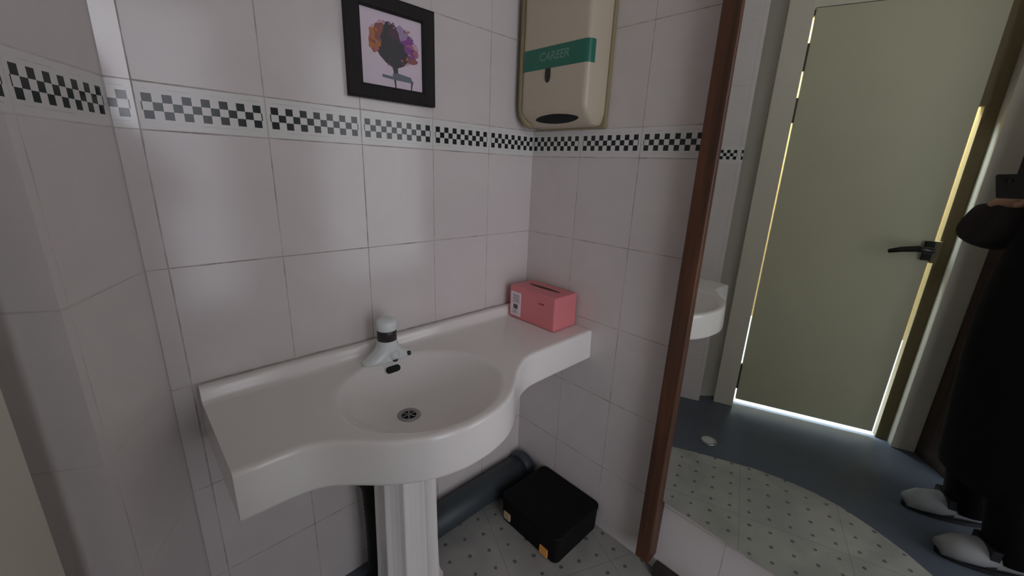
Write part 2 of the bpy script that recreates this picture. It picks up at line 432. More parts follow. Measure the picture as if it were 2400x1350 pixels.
# ------------------------------------------------------------------ washbasin
wb = empty('washbasin', (0, 0, 0))
tag(wb, 'white ceramic pedestal washbasin with long side shelves and round bowl in the corner', 'washbasin')
FR = [(-0.985, -.302), (-.95, -.303), (-.91, -.303), (-.87, -.308), (-.839, -.322), (-.804, -.350), (-.764, -.386), (-.725, -.412), (-.682, -.433),
      (-.631, -.446), (-.597, -.448), (-.55, -.445), (-.5, -.433), (-.46, -.413), (-.42, -.383), (-.375, -.345), (-.33, -.318), (-.29, -.306), (-.25, -.303), (0, -.304)]
def front(x):
    if x <= FR[0][0]: return FR[0][1]
    for i in range(len(FR)-1):
        x0, y0 = FR[i]; x1, y1 = FR[i+1]
        if x <= x1:
            def sl(k):
                k0, k1 = max(k-1, 0), min(k+1, len(FR)-1)
                return (FR[k1][1]-FR[k0][1])/(FR[k1][0]-FR[k0][0])
            h = x1-x0; t = (x-x0)/h
            return (2*t**3-3*t*t+1)*y0 + (t**3-2*t*t+t)*h*sl(i) + (-2*t**3+3*t*t)*y1 + (t**3-t*t)*h*sl(i+1)
    return FR[-1][1]
ZD, ZU = 0.710, 0.611
BCX, BCY, BRX, BRY = -0.597, -0.250, 0.182, 0.166
DRX, DRY, BD = -0.607, -0.200, 0.105
def bowl_q(x, y):
    dx, dy = x-DRX, y-DRY
    r = math.hypot(dx, dy)
    if r < 1e-6: return 0.0
    ux, uy = dx/r, dy/r
    ox, oy = (DRX-BCX)/BRX, (DRY-BCY)/BRY
    px_, py_ = ux/BRX, uy/BRY
    A = px_*px_+py_*py_; B = 2*(ox*px_+oy*py_); Cc = ox*ox+oy*oy-1
    R = (-B+math.sqrt(B*B-4*A*Cc))/(2*A)
    return r/R
def bowl_dz(x, y):
    q_ = bowl_q(x, y)
    if q_ >= 1.06: return 0.0
    # smooth lip, steep side, flat bottom
    d = 1-(min(q_, 1.06)/1.06)**2.5
    return -BD*(d**1.12)
NX = 150
xs = [-0.985 + 0.984*i/NX for i in range(NX+1)]
NV = 64
cols = []
for x in xs:
    yf = front(x)
    dyf = (front(x+0.002)-front(x-0.002))/0.004
    nl = math.hypot(1, dyf)
    pts = [(-0.0015, ZU-0.0), (-0.0015, 0.735), (-0.004, 0.7405), (-0.010, 0.742), (-0.020, 0.742), (-0.0245, 0.7405), (-0.0275, 0.736), (-0.029, 0.725), (-0.031, 0.716), (-0.036, 0.7112)]
    y0, y1 = -0.044, yf+0.012
    for k in range(NV+1):
        y = y0 + (y1-y0)*k/NV
        pts.append((y, ZD + bowl_dz(x, y)))
    pts += [(yf+0.0065, ZD-0.0008), (yf+0.0025, ZD-0.003), (yf+0.0005, ZD-0.0065), (yf, ZD-0.012),
            (yf-0.001, (ZD+ZU)/2), (yf-0.003, ZU+0.010), (yf-0.002, ZU+0.004), (yf+0.003, ZU)]
    for k in range(NV//2+1):
        y = (yf+0.02) + (-0.02-(yf+0.02))*k/(NV//2)
        pts.append((y, min(ZU, ZD+bowl_dz(x, y)-0.022)))
    cols.append(pts)
vs = [(x, p[0], p[1]) for x, c in zip(xs, cols) for p in c]
n = len(cols[0])
fs = []
for i in range(NX):
    for k in range(n):
        fs.append((i*n+k, i*n+(k+1) % n, (i+1)*n+(k+1) % n, (i+1)*n+k))
fs.append(tuple(range(n))[::-1]); fs.append(tuple(NX*n+k for k in range(n)))
basin = pydata('basin', vs, fs, M_CERAMIC, wb, True)
try:
    basin.data.set_sharp_from_angle(angle=math.radians(50))
except Exception: pass
# pedestal: ten-sided fluted column, flared at head and foot
PCX, PCY = -0.607, -0.172
bm = bmesh.new()
faceted = []
prof = [(0.100, 0.0), (0.100, 0.018), (0.094, 0.03), (0.089, 0.05), (0.0855, 0.16), (0.083, 0.34), (0.080, 0.50), (0.081, 0.55), (0.088, 0.585), (0.105, 0.605)]
NS = 10
base_az = math.radians(62.1+180)
def ped_ring(r, z, flute):
    out = []
    for k in range(NS):
        th = base_az + math.radians(-5) + 2*math.pi*k/NS
        th2 = th + 2*math.pi/NS
        p0 = Vector((math.cos(th), math.sin(th))); p1 = Vector((math.cos(th2), math.sin(th2)))
        for t in (0.0, 0.06, 0.25, 0.5, 0.75, 0.94):
            w = p0.lerp(p1, t) * r
            if 0.1 < t < 0.9: w = w * (1-flute*(1-(2*t-1)**2))
            out.append(bm.verts.new((PCX+w.x, PCY+w.y, z)))
    return out
rs = [ped_ring(r, z, 0.0 if (z < 0.05 or z > 0.58) else 0.045) for r, z in prof]
for A_, B_ in zip(rs, rs[1:]):
    m_ = len(A_)
    for k in range(m_): bm.faces.new((A_[k], A_[(k+1) % m_], B_[(k+1) % m_], B_[k]))
bm.faces.new(rs[0][::-1]); bm.faces.new(rs[-1])
from_bm('pedestal', bm, M_CERAMIC, wb)
# drain
zd = ZD + bowl_dz(DRX, DRY)
bm = bmesh.new()
lathe(bm, [(0.0285, 0.0), (0.0285, 0.0025), (0.026, 0.0045), (0.021, 0.004), (0.0175, 0.001)], (DRX, DRY, zd), 36, cap=False)
dr = from_bm('drain_ring', bm, M_CHROME, wb, True)
bm = bmesh.new()
lathe(bm, [(0.0178, -0.0005), (0.0178, 0.0012)], (DRX, DRY, zd), 30)
from_bm('drain_hole', bm, M_HOLE, dr)
bm = bmesh.new()
for k in range(3):
    ang = k*math.pi/3
    v = Vector((math.cos(ang), math.sin(ang), 0)); w = Vector((-v.y, v.x, 0))*0.0014
    c0 = Vector((DRX, DRY, zd+0.0016))
    q4 = [bm.verts.new(c0+v*0.017*s1+w*s2+Vector((0, 0, dz_))) for dz_ in (0, 0.001) for s1, s2 in ((-1, -1), (1, -1), (1, 1), (-1, 1))]
    for f_ in ((0, 1, 2, 3), (4, 5, 6, 7), (0, 1, 5, 4), (1, 2, 6, 5), (2, 3, 7, 6), (3, 0, 4, 7)): bm.faces.new([q4[i] for i in f_])
from_bm('drain_grid', bm, M_CHROME, dr)
# overflow slot on the back of the bowl
oy = -0.0935; ox_ = -0.590
def bz(x, y): return ZD+bowl_dz(x, y)
pn = Vector((-(bz(ox_+.004, oy)-bz(ox_-.004, oy))/.008, -(bz(ox_, oy+.004)-bz(ox_, oy-.004))/.008, 1)).normalized()
ta = Vector((1, 0, 0)); ta = (ta-pn*ta.dot(pn)).normalized(); tb = pn.cross(ta)
po = Vector((ox_, oy, bz(ox_, oy)))
def stadium(bm, hw_, r_, off, thick, ring=None):
    def loop(rr, o_):
        out = []
        for side in (1, -1):
            for k in range(9):
                t = -math.pi/2 + math.pi*k/8
                x = side*(hw_ + rr*math.cos(t)); y = side*rr*math.sin(t)
                out.append(bm.verts.new(po+ta*x+tb*y+pn*o_))
        return out
    if ring:
        L = [loop(r_, off), loop(r_, off+thick), loop(ring, off+thick), loop(ring, off)]
        for a_, b_ in zip(L, L[1:]+L[:1]):
            for k in range(18): bm.faces.new((a_[k], a_[(k+1) % 18], b_[(k+1) % 18], b_[k]))
    else:
        a_, b_ = loop(r_, off), loop(r_, off+thick)
        for k in range(18): bm.faces.new((a_[k], a_[(k+1) % 18], b_[(k+1) % 18], b_[k]))
        bm.faces.new(a_[::-1]); bm.faces.new(b_)
bm = bmesh.new(); stadium(bm, 0.0115, 0.0110, -0.003, 0.0066, 0.0092)
ov = from_bm('overflow_ring', bm, M_CHROME, wb, False)
bm = bmesh.new(); stadium(bm, 0.0115, 0.0094, -0.003, 0.0057)
from_bm('overflow_hole', bm, M_HOLE, ov, False)

# ------------------------------------------------------------------ faucet
FX, FY = -0.594, -0.078
fa = empty('faucet', (FX, FY, ZD))
tag(fa, 'white push knob faucet with a dark collar at the back of the washbasin', 'faucet')
bm = bmesh.new()
def ell_ring(a_, b_, z, yo=0.0, n_=40, p_=2.4):
    out = []
    for i in range(n_):
        t = 2*math.pi*i/n_
        c_, s_ = math.cos(t), math.sin(t)
        out.append(bm.verts.new((a_*math.copysign(abs(c_)**(2/p_), c_), yo+b_*math.copysign(abs(s_)**(2/p_), s_), z)))
    return out
rs = [ell_ring(*a_) for a_ in ((0.070, 0.026, 0.0), (0.071, 0.027, 0.004), (0.067, 0.026, 0.010), (0.052, 0.0255, 0.017), (0.038, 0.025, 0.025), (0.029, 0.0245, 0.036), (0.0250, 0.0240, 0.046), (0.0240, 0.0240, 0.055))]
for A_, B_ in zip(rs, rs[1:]):
    for k in range(40): bm.faces.new((A_[k], A_[(k+1) % 40], B_[(k+1) % 40], B_[k]))
bm.faces.new(rs[0][::-1]); bm.faces.new(rs[-1])
from_bm('faucet_body', bm, M_PLASTIC, fa, True)
bm = bmesh.new()
tube(bm, [(0.002, 0.010, 0.018), (0.004, -0.004, 0.0185), (0.006, -0.016, 0.016), (0.007, -0.026, 0.013), (0.007, -0.033, 0.010)], [0.021, 0.021, 0.018, 0.0135, 0.006], 18)
from_bm('spout', bm, M_PLASTIC, fa, True)
bm = bmesh.new()
lathe(bm, [(0.007, -0.002), (0.008, 0.004)], (0.007, -0.025, 0.0025), 18)
from_bm('aerator', bm, M_DARKRING, fa, True)
bm = bmesh.new()
lathe(bm, [(0.022, 0.0535), (0.0245, 0.055), (0.0245, 0.081), (0.0235, 0.083)], (0, 0, 0), 40)
from_bm('collar', bm, M_DARKRING, fa, True)
bm = bmesh.new()
lathe(bm, [(0.0245, 0.082), (0.026, 0.084), (0.0265, 0.094), (0.026, 0.103), (0.0235, 0.109), (0.016, 0.1125), (0.004, 0.1135)], (0, 0, 0), 40)
from_bm('knob', bm, M_PLASTIC, fa, True)
bm = bmesh.new()
lathe(bm, [(0.0055, 0.004), (0.0055, 0.012), (0.004, 0.0135)], (0.050, -0.021, 0), 16)
from_bm('lift_rod', bm, M_DARKRING, fa, True)

# ------------------------------------------------------------------ pink tissue box
tb_ = empty('tissue_box', (-0.063, -0.139, ZD))
tag(tb_, 'pink tissue carton on the right end of the washbasin shelf', 'tissue box')
TX, TY, TZ = 0.055, 0.102, 0.113
box('carton', -TX, TX, -TY, TY, 0.0005, TZ, M_PINK, tb_, 0.006, 3)
bm = bmesh.new()
r1, r2 = [], []
for k in range(28):
    t = 2*math.pi*k/28
    x, y = 0.0085*math.sin(t), 0.068*math.cos(t)
    r1.append(bm.verts.new((x+0.006, y, TZ-0.001))); r2.append(bm.verts.new((x+0.006, y, TZ+0.0008)))
for k in range(28): bm.faces.new((r1[k], r1[(k+1) % 28], r2[(k+1) % 28], r2[k]))
bm.faces.new(r1[::-1]); bm.faces.new(r2)
sl_ = from_bm('slot', bm, mat('torn slot', srgb(84, 62, 48), 0.8), tb_)
st = box('label_sticker', -TX-0.0012, -TX+0.0005, 0.046, 0.093, 0.010, 0.094, M_STICK, tb_)
bm = bmesh.new()
for k in range(7):
    bbox(bm, -TX-0.0018, -TX-0.0010, 0.053, 0.086-0.004*(k % 3), 0.083-k*0.0042, 0.0846-k*0.0042)
from_bm('print_line', bm, M_INK, st)
bm = bmesh.new()
for k in range(3):
    bbox(bm, -TX-0.0018, -TX-0.0010, 0.062, 0.084-0.005*(k % 2), 0.030-k*0.005, 0.0316-k*0.005)
from_bm('print_line', bm, M_INK, st)
bm = bmesh.new()
for k, (y0, y1) in enumerate(((0.060, 0.0625), (0.0635, 0.066), (0.067, 0.068), (0.0695, 0.073), (0.0742, 0.0756), (0.077, 0.079))):
    bbox(bm, -TX-0.0019, -TX-0.0010, y0, y1, 0.036, 0.051)
from_bm('barcode', bm, M_INK2, st)
bm = bmesh.new(); bbox(bm, -TX-0.0008, -TX+0.0005, -0.056, -0.036, 0.078, 0.083)
from_bm('printed_mark', bm, mat('dark red print', srgb(150, 70, 70), 0.6), tb_)

# ------------------------------------------------------------------ framed picture
pf = empty('picture_frame', (-0.5095, 0, 1.4555))
tag(pf, 'small square picture of a flower vase in a wide black frame on the back wall', 'picture')
bm = bmesh.new()
OX, OZ, IX, IZ = 0.1125, 0.109, 0.0795, 0.078
secs = []
for sx_, sz_ in ((-1, -1), (1, -1), (1, 1), (-1, 1)):
    secs.append([bm.verts.new((sx_*a_, y_, sz_*b_)) for a_, b_, y_ in ((OX, OZ, -0.001), (OX, OZ, -0.018), (OX-0.004, OZ-0.004, -0.020), (IX+0.004, IZ+0.004, -0.0185), (IX, IZ, -0.015), (IX, IZ, -0.001))])
for i in range(4):
    A_, B_ = secs[i], secs[(i+1) % 4]
    for k in range(6): bm.faces.new((A_[k], A_[(k+1) % 6], B_[(k+1) % 6], B_[k]))
from_bm('frame', bm, M_BLACKWOOD, pf)
# the print: a dark footed vase of purple and orange blossom on a small table
AM = [M_PAPER]
def paint(name, c): AM.append(mat(name, c, 0.6, noise=0.12, nscale=90)); return len(AM)-1
C_DK = paint('paint charcoal', srgb(74, 72, 74)); C_PL = paint('paint plum', srgb(98, 72, 88)); C_OR = paint('paint orange', srgb(188, 122, 78))
C_PU = paint('paint purple', srgb(142, 82, 148)); C_MG = paint('paint rose', srgb(176, 112, 140)); C_LV = paint('paint lavender', srgb(166, 146, 178))
C_TL = paint('paint slate', srgb(112, 118, 128)); C_RD = paint('paint brick', srgb(150, 96, 92)); C_PK = paint('paint blush', srgb(208, 172, 186))
bm = bmesh.new()
bbox(bm, -IX-0.002, IX+0.002, -0.009, -0.003, -IZ-0.002, IZ+0.002)
layer = [0]
def shape(pts, mi):
    layer[0] += 1
    y = -0.009-0.00004*layer[0]
    f = bm.faces.new([bm.verts.new((p[0]*IX, y, p[1]*IZ)) for p in pts]); f.material_index = mi
def blob(cx, cz, rx, rz, mi, seed, k=22, rough=0.22):
    rr = random.Random(seed)
    ph = [rr.uniform(0, 6.28) for _ in range(4)]
    pts = []
    for i in range(k):
        t = 2*math.pi*i/k
        w = 1+rough*(math.sin(3*t+ph[0])*0.5+math.sin(5*t+ph[1])*0.35+math.sin(8*t+ph[2])*0.25)
        pts.append((cx+rx*w*math.cos(t), cz+rz*w*math.sin(t)))
    shape(pts, mi)
blob(-0.1, 0.35, 0.62, 0.42, C_PK, 1); blob(0.3, 0.1, 0.55, 0.4, C_PK, 2)
blob(-0.52, 0.22, 0.24, 0.30, C_OR, 3); blob(-0.32, 0.45, 0.26, 0.25, C_RD, 4); blob(-0.6, 0.05, 0.13, 0.12, C_OR, 5)
blob(0.42, 0.28, 0.30, 0.30, C_PU, 6); blob(0.62, 0.08, 0.24, 0.22, C_MG, 7); blob(0.30, 0.55, 0.22, 0.2, C_LV, 8); blob(0.66, -0.12, 0.18, 0.12, C_RD, 9)
blob(0.48, 0.05, 0.24, 0.18, C_PU, 10)
blob(-0.05, 0.42, 0.30, 0.34, C_DK, 11); blob(0.05, 0.42, 0.20, 0.25, C_PL, 12); blob(0.0, 0.12, 0.40, 0.28, C_DK, 13)
shape([(-0.52, 0.0), (-0.42, -0.16), (-0.22, -0.33), (-0.02, -0.42), (0.02, -0.56), (-0.02, -0.62), (0.22, -0.62), (0.16, -0.55), (0.16, -0.42), (0.34, -0.35), (0.50, -0.2), (0.56, 0.0), (0.3, 0.14), (-0.2, 0.16)], C_DK)
shape([(-0.02, -0.60), (0.12, -0.56), (0.60, -0.62), (0.64, -0.72), (0.1, -0.76), (-0.02, -0.72)], C_TL)
shape([(-0.36, -0.66), (0.0, -0.68), (0.68, -0.72), (0.68, -0.78), (0.0, -0.765), (-0.36, -0.74)], C_TL)
shape([(0.02, -0.76), (0.08, -0.76), (0.09, -0.99), (0.05, -0.99)], C_DK)
shape([(0.60, -0.77), (0.66, -0.77), (0.62, -0.99), (0.585, -0.99)], C_DK)
for i in range(34):
    rr = random.Random(100+i)
    an = rr.uniform(0, 6.28); rd = rr.uniform(0.55, 0.85)
    blob(0.03+rd*math.cos(an)*0.95, 0.22+rd*math.sin(an)*0.75, rr.uniform(0.015, 0.05), rr.uniform(0.015, 0.05), rr.choice([C_PU, C_PL, C_OR, C_MG, C_LV, C_RD]), 200+i, 9)
from_bm('print', bm, AM, pf)

# ------------------------------------------------------------------ paper towel dispenser on the right wall
ds = empty('paper_towel_dispenser', (0, -0.160, 1.325))
tag(ds, 'cream wall mounted paper towel dispenser with a green strip', 'paper towel dispenser')
DX, DY0, DY1, DZ1 = -0.102, -0.120, 0.132, 0.40    # local y: right side .. left side
def rpoly(x0, y0, x1, y1, rads, k=6):
    # rounded rectangle in (a, b), corners in order (x0,y0),(x1,y0),(x1,y1),(x0,y1)
    out = []
    cs = ((x0, y0, 1, 1, 180), (x1, y0, -1, 1, 270), (x1, y1, -1, -1, 0), (x0, y1, 1, -1, 90))
    for (cx, cy, sx_, sy_, a0), r_ in zip(cs, rads):
        for i in range(k+1):
            t = math.radians(a0+90*i/k)
            out.append((cx+sx_*r_+r_*math.cos(t), cy+sy_*r_+r_*math.sin(t)))
    return out
def disp_ring(bm, z, inset, xf):
    # footprint in (y, x): back at the wall, rounded front corners
    return [bm.verts.new((-b_, a_, z)) for a_, b_ in rpoly(DY0+inset, 0.012, DY1-inset, xf, (0.001, 0.001, 0.026, 0.016))]
bm = bmesh.new()
zs = [(0.048, 0.0, -DX), (0.040, 0.0, -DX-0.003), (0.030, 0.001, -DX-0.010), (0.012, 0.006, -DX-0.030), (0.003, 0.012, -DX-0.042), (0.0, 0.022, -DX-0.052)]
rings = [disp_ring(bm, z_, i_, x_) for z_, i_, x_ in zs[::-1]] + [disp_ring(bm, DZ1-0.03, 0.0, -DX), disp_ring(bm, DZ1-0.01, 0.006, -DX-0.006), disp_ring(bm, DZ1, 0.02, -DX-0.02)]
for A_, B_ in zip(rings, rings[1:]):
    k_ = len(A_)
    for k in range(k_): bm.faces.new((A_[k], A_[(k+1) % k_], B_[(k+1) % k_], B_[k]))
bm.faces.new(rings[0][::-1]); bm.faces.new(rings[-1])
cov = from_bm('cover', bm, M_CREAM, ds, True)
try: cov.data.set_sharp_from_angle(angle=math.radians(35))
except Exception: pass
box('back_plate', -0.012, 0.0, DY0-0.006, DY1+0.006, -0.004, DZ1+0.01, M_CREAM2, ds, 0.003)
# shade of the cover's rounded left edge and corner, put in as a duller strip
bm = bmesh.new()
pth = [(DX+0.012, DY1+0.0005, DZ1-0.03), (DX+0.012, DY1+0.0005, 0.06), (DX+0.016, DY1-0.001, 0.034), (DX+0.028, DY1-0.006, 0.014), (DX+0.044, DY1-0.022, 0.004)]
tube(bm, pth, 0.0105, 12)
from_bm('edge_shade', bm, M_CREAM2, ds, True)
# green strip wrapped round the front
GZ0, GZ1 = 0.150, 0.205
bm = bmesh.new()
ring_pts = rpoly(DY0-0.0008, 0.012, DY1+0.0008, -DX+0.0008, (0.001, 0.001, 0.016, 0.026))
seq = [(b_, a_) for a_, b_ in ring_pts]          # (x depth, y)
def strip_loop(d):
    # down the left edge, round the front-left corner, across the front, round the front-right corner
    x0, y0, y1, rl, rr_ = -DX, DY1, DY0, 0.026, 0.016
    out = [(y0+d, 0.070)]
    for k in range(9):
        t = math.radians(90*k/8); out.append((y0-rl+(rl+d)*math.cos(t), x0-rl+(rl+d)*math.sin(t)))
    # corner order of rpoly: the wider radius sits at the smaller y
    for k in range(9):
        t = math.radians(90+90*k/8); out.append((y1+rr_+(rr_+d)*math.cos(t), x0-rr_+(rr_+d)*math.sin(t)))
    out.append((y1-d, 0.078))
    return out
oo = strip_loop(0.0011); ii = strip_loop(0.0001)
L4 = [[bm.verts.new((-b_, a_, z_)) for a_, b_ in lp] for lp, z_ in ((oo, GZ0), (oo, GZ1), (ii, GZ1), (ii, GZ0))]
for k in range(len(oo)-1):
    for A_, B_ in zip(L4, L4[1:]+L4[:1]): bm.faces.new((A_[k], A_[k+1], B_[k+1], B_[k]))
bm.faces.new([l[0] for l in L4]); bm.faces.new([l[-1] for l in L4][::-1])
gs = from_bm('green_strip', bm, M_GREEN, ds)
cu_ = bpy.data.curves.new('strip_lettering', 'FONT')
cu_.body = 'CAREER'; cu_.size = 0.030; cu_.extrude = 0.0003; cu_.align_x = 'CENTER'; cu_.align_y = 'CENTER'; cu_.shear = 0.15; cu_.offset = 0.0006
tmp = bpy.data.objects.new('tmp', cu_); COL.objects.link(tmp)
dg = bpy.context.evaluated_depsgraph_get()
me = bpy.data.meshes.new_from_object(tmp.evaluated_get(dg))
bpy.data.objects.remove(tmp, do_unlink=True)
lt = link('lettering', me, M_LETTER, gs)
lt.matrix_local = Matrix(((0, 0, -1, DX-0.0016), (-1, 0, 0, 0.000), (0, 1, 0, (GZ0+GZ1)/2+0.002), (0, 0, 0, 1)))
# lock tongue
bm = bmesh.new()
o_ = [(-0.008, 0.0), (-0.009, -0.022), (-0.006, -0.033), (0.0, -0.037), (0.006, -0.033), (0.009, -0.022), (0.008, 0.0)]
A_ = [bm.verts.new((DX-0.003, 0.019+y_, GZ0+z_)) for y_, z_ in o_]; B_ = [bm.verts.new((DX+0.001, 0.019+y_, GZ0+z_)) for y_, z_ in o_]
for k in range(7): bm.faces.new((A_[k], A_[(k+1) % 7], B_[(k+1) % 7], B_[k]))
bm.faces.new(A_); bm.faces.new(B_[::-1])
from_bm('lock_tongue', bm, M_LOCK, ds)
# outlet: lens shaped opening in the underside
bm = bmesh.new()
A_, B_ = [], []
for k in range(32):
    t = 2*math.pi*k/32
    y_ = 0.080*math.cos(t); x_ = 0.0165*math.copysign(abs(math.sin(t))**1.25, math.sin(t))
    e1 = Vector((0.030, 0, -0.027)).normalized(); e2 = Vector((-0.027, 0, -0.030)).normalized()
    w_ = Vector((DX+0.0215, -0.004+y_, 0.0195)) + e1*x_
    A_.append(bm.verts.new(w_+e2*0.0022)); B_.append(bm.verts.new(w_-e2*0.004))
for k in range(32): bm.faces.new((A_[k], A_[(k+1) % 32], B_[(k+1) % 32], B_[k]))
bm.faces.new(A_); bm.faces.new(B_[::-1])
from_bm('outlet', bm, M_HOLE, ds)

# ------------------------------------------------------------------ tall mirror with a brown wooden stile
MTH, MPH, MOFF = 0.050137, 0.008973, 0.043872
mn = Vector((-math.cos(MTH)*math.cos(MPH), math.sin(MTH)*math.cos(MPH), -math.sin(MPH)))
def mplane(y, z, back=0.0):
    x = -MOFF + ((y+0.6)*mn.y + (z-1.0)*mn.z)/(-mn.x)
    return Vector((x, y, z)) - mn*back
mi = empty('wall_mirror', (-0.03, -0.6, 0.23))
tag(mi, 'tall mirror with a reddish brown wooden edge leaning on the right wall', 'mirror')
OFS = Vector(mi.location)
bm = bmesh.new()
cs = [(-0.598, 0.291), (-1.62, 0.291), (-1.62, 2.08), (-0.598, 2.08)]
A_ = [bm.verts.new(mplane(y, z)-OFS) for y, z in cs]; B_ = [bm.verts.new(mplane(y, z, 0.005)-OFS) for y, z in cs]
for k in range(4): bm.faces.new((A_[k], A_[(k+1) % 4], B_[(k+1) % 4], B_[k]))
bm.faces.new(A_); bm.faces.new(B_[::-1])
from_bm('mirror_glass', bm, M_MIRROR, mi)
bm = bmesh.new()
cs = [(-0.600, 0.300), (-1.61, 0.300), (-1.61, 2.07), (-0.600, 2.07)]
A_ = [bm.verts.new(mplane(y, z, 0.0055)-OFS) for y, z in cs]
B_ = [bm.verts.new(Vector((-0.001, y, z))-OFS) for y, z in cs]
for k in range(4): bm.faces.new((A_[k], A_[(k+1) % 4], B_[(k+1) % 4], B_[k]))
bm.faces.new(A_); bm.faces.new(B_[::-1])
from_bm('backing_board', bm, M_MIRBACK, mi)
fr = box('frame_stile', -0.056, -0.001, -0.622, -0.579, 0.060, 2.12, M_BROWN, None, 0.003)
fr.parent = mi; fr.matrix_parent_inverse = Matrix.Translation(-OFS)
rl = box('frame_rail', -0.030, -0.001, -1.64, -0.628, 0.0, 0.042, wood_material('dark brown rail wood', srgb(58, 46, 40), srgb(40, 33, 30)), None, 0.003)  # low dark wooden strip along the wall foot
rl.parent = mi; rl.matrix_parent_inverse = Matrix.Translation(-OFS)

# ------------------------------------------------------------------ things on the floor
bx = empty('storage_box', (-0.118, -0.280, 0))
tag(bx, 'low black plastic box with two coloured tags on the floor in the corner', 'box')
bm = bmesh.new()
def rring(hx, hy, r_, z): return [bm.verts.new((a_, b_, z)) for a_, b_ in rpoly(-hx, -hy, hx, hy, (r_,)*4)]
rings = [rring(0.108, 0.124, 0.018, 0.0), rring(0.112, 0.128, 0.02, 0.004), rring(0.114, 0.130, 0.02, 0.085)]
for A_, B_ in zip(rings, rings[1:]):
    k_ = len(A_)
    for k in range(k_): bm.faces.new((A_[k], A_[(k+1) % k_], B_[(k+1) % k_], B_[k]))
bm.faces.new(rings[0][::-1]); bm.faces.new(rings[-1])
from_bm('body', bm, M_BLACK, bx)
bm = bmesh.new()
rings = [rring(0.116, 0.132, 0.022, 0.086), rring(0.116, 0.132, 0.022, 0.098), rring(0.112, 0.128, 0.02, 0.102), rring(0.095, 0.111, 0.016, 0.103)]
for A_, B_ in zip(rings, rings[1:]):
    k_ = len(A_)
    for k in range(k_): bm.faces.new((A_[k], A_[(k+1) % k_], B_[(k+1) % k_], B_[k]))
bm.faces.new(rings[0][::-1]); bm.faces.new(rings[-1])
from_bm('lid', bm, M_BLACK, bx)
t1 = box('tag', -0.1175, -0.110, 0.079, 0.108, 0.018, 0.046, M_TAN, bx); t1['label'] = 'dull tan tag'
t2 = box('tag', -0.1175, -0.110, -0.094, -0.062, 0.006, 0.036, M_ORANGE, bx); t2['label'] = 'orange tag'

bm = bmesh.new()
tube(bm, [(-0.60, -0.056, 0.051), (-0.30, -0.056, 0.051), (-0.050, -0.056, 0.051)], 0.050, 28)
pp = from_bm('drain_pipe', bm, M_PIPE, None, True)
tag(pp, 'thick dark grey drain pipe lying along the foot of the back wall', 'pipe')
bm = bmesh.new()
lathe(bm, [(0.050, -0.006), (0.0545, -0.004), (0.0545, 0.028), (0.050, 0.034), (0.030, 0.036)], (0, 0, 0), 28)
bmesh.ops.rotate(bm, verts=bm.verts, cent=(0, 0, 0), matrix=Matrix.Rotation(math.radians(90), 3, 'Y'))
bmesh.ops.translate(bm, verts=bm.verts, vec=(-0.046, -0.056, 0.055))
from_bm('pipe_cap', bm, M_PIPE, pp, True)

bm = bmesh.new()
hp = []
for k in range(61):
    t = k/60
    if t < 0.25:
        a_ = t/0.25
        hp.append(Vector((-0.690+0.026*a_*a_, -0.075, 0.585-0.22*a_)))
    else:
        a_ = (t-0.25)/0.75
        hp.append(Vector((-0.664+0.004*math.sin(a_*3.1), -0.075-0.005*a_, 0.365-0.355*a_)))
rad = [(0.022+0.026*max(0, 1-abs(k-9)/9.0))+(0.0025 if k % 2 else -0.001) if k > 2 else 0.03 for k in range(61)]
tube(bm, hp, rad, 16)
hs_ = from_bm('drain_hose', bm, M_HOSE, None, True)
tag(hs_, 'black ribbed waste hose behind the washbasin pedestal', 'hose')
bm = bmesh.new()
lathe(bm, [(0.04, 0.0), (0.04, 0.006), (0.03, 0.010)], (-0.664, -0.080, 0.0), 24)
from_bm('hose_collar', bm, M_HOSE, hs_, True)

fd = empty('floor_drain', (-0.834, -0.404, 0))
tag(fd, 'round pale drain cover in the dark floor by the door, seen in the mirror', 'drain cover')
bm = bmesh.new()
lathe(bm, [(0.036, 0.0005), (0.036, 0.003), (0.033, 0.005), (0.028, 0.005)], (0, 0, 0), 36, cap=False)
from_bm('rim', bm, M_CHROME, fd, True)
bm = bmesh.new(); lathe(bm, [(0.029, 0.0005), (0.029, 0.0045)], (0, 0, 0), 36)
from_bm('cover', bm, mat('pale drain cover', srgb(196, 198, 196), 0.4), fd)

# ------------------------------------------------------------------ the photographer (seen only in the mirror)
PB = Vector((-1.055, -1.215, 0)); PAZ = math.radians(58)
PF = Vector((math.cos(PAZ), math.sin(PAZ), 0)); PR = Vector((math.sin(PAZ), -math.cos(PAZ), 0))
pe = empty('person', tuple(PB), PAZ-math.pi/2)      # local x = person's right, local y = forward
tag(pe, 'person in a long black coat photographing with a phone, reflected in the mirror', 'person')
PM = Matrix.Translation(PB) @ Matrix.Rotation(PAZ-math.pi/2, 4, 'Z'); PMI = PM.inverted()
def toP(v): return PMI @ Vector(v)
def skin(name, verts, edges, rads, m, parent, sub=2, root=0):
    me = bpy.data.meshes.new(name)
    me.from_pydata([tuple(v) for v in verts], edges, [])
    o = link(name, me, m, parent)
    md = o.modifiers.new('skin', 'SKIN'); md.use_smooth_shade = True; md.branch_smoothing = 0.3
    sv = me.skin_vertices[0].data
    for i, r_ in enumerate(rads):
        sv[i].radius = r_ if isinstance(r_, tuple) else (r_, r_)
        sv[i].use_root = (i == root)
    ms = o.modifiers.new('subd', 'SUBSURF'); ms.levels = sub; ms.render_levels = sub
    return o
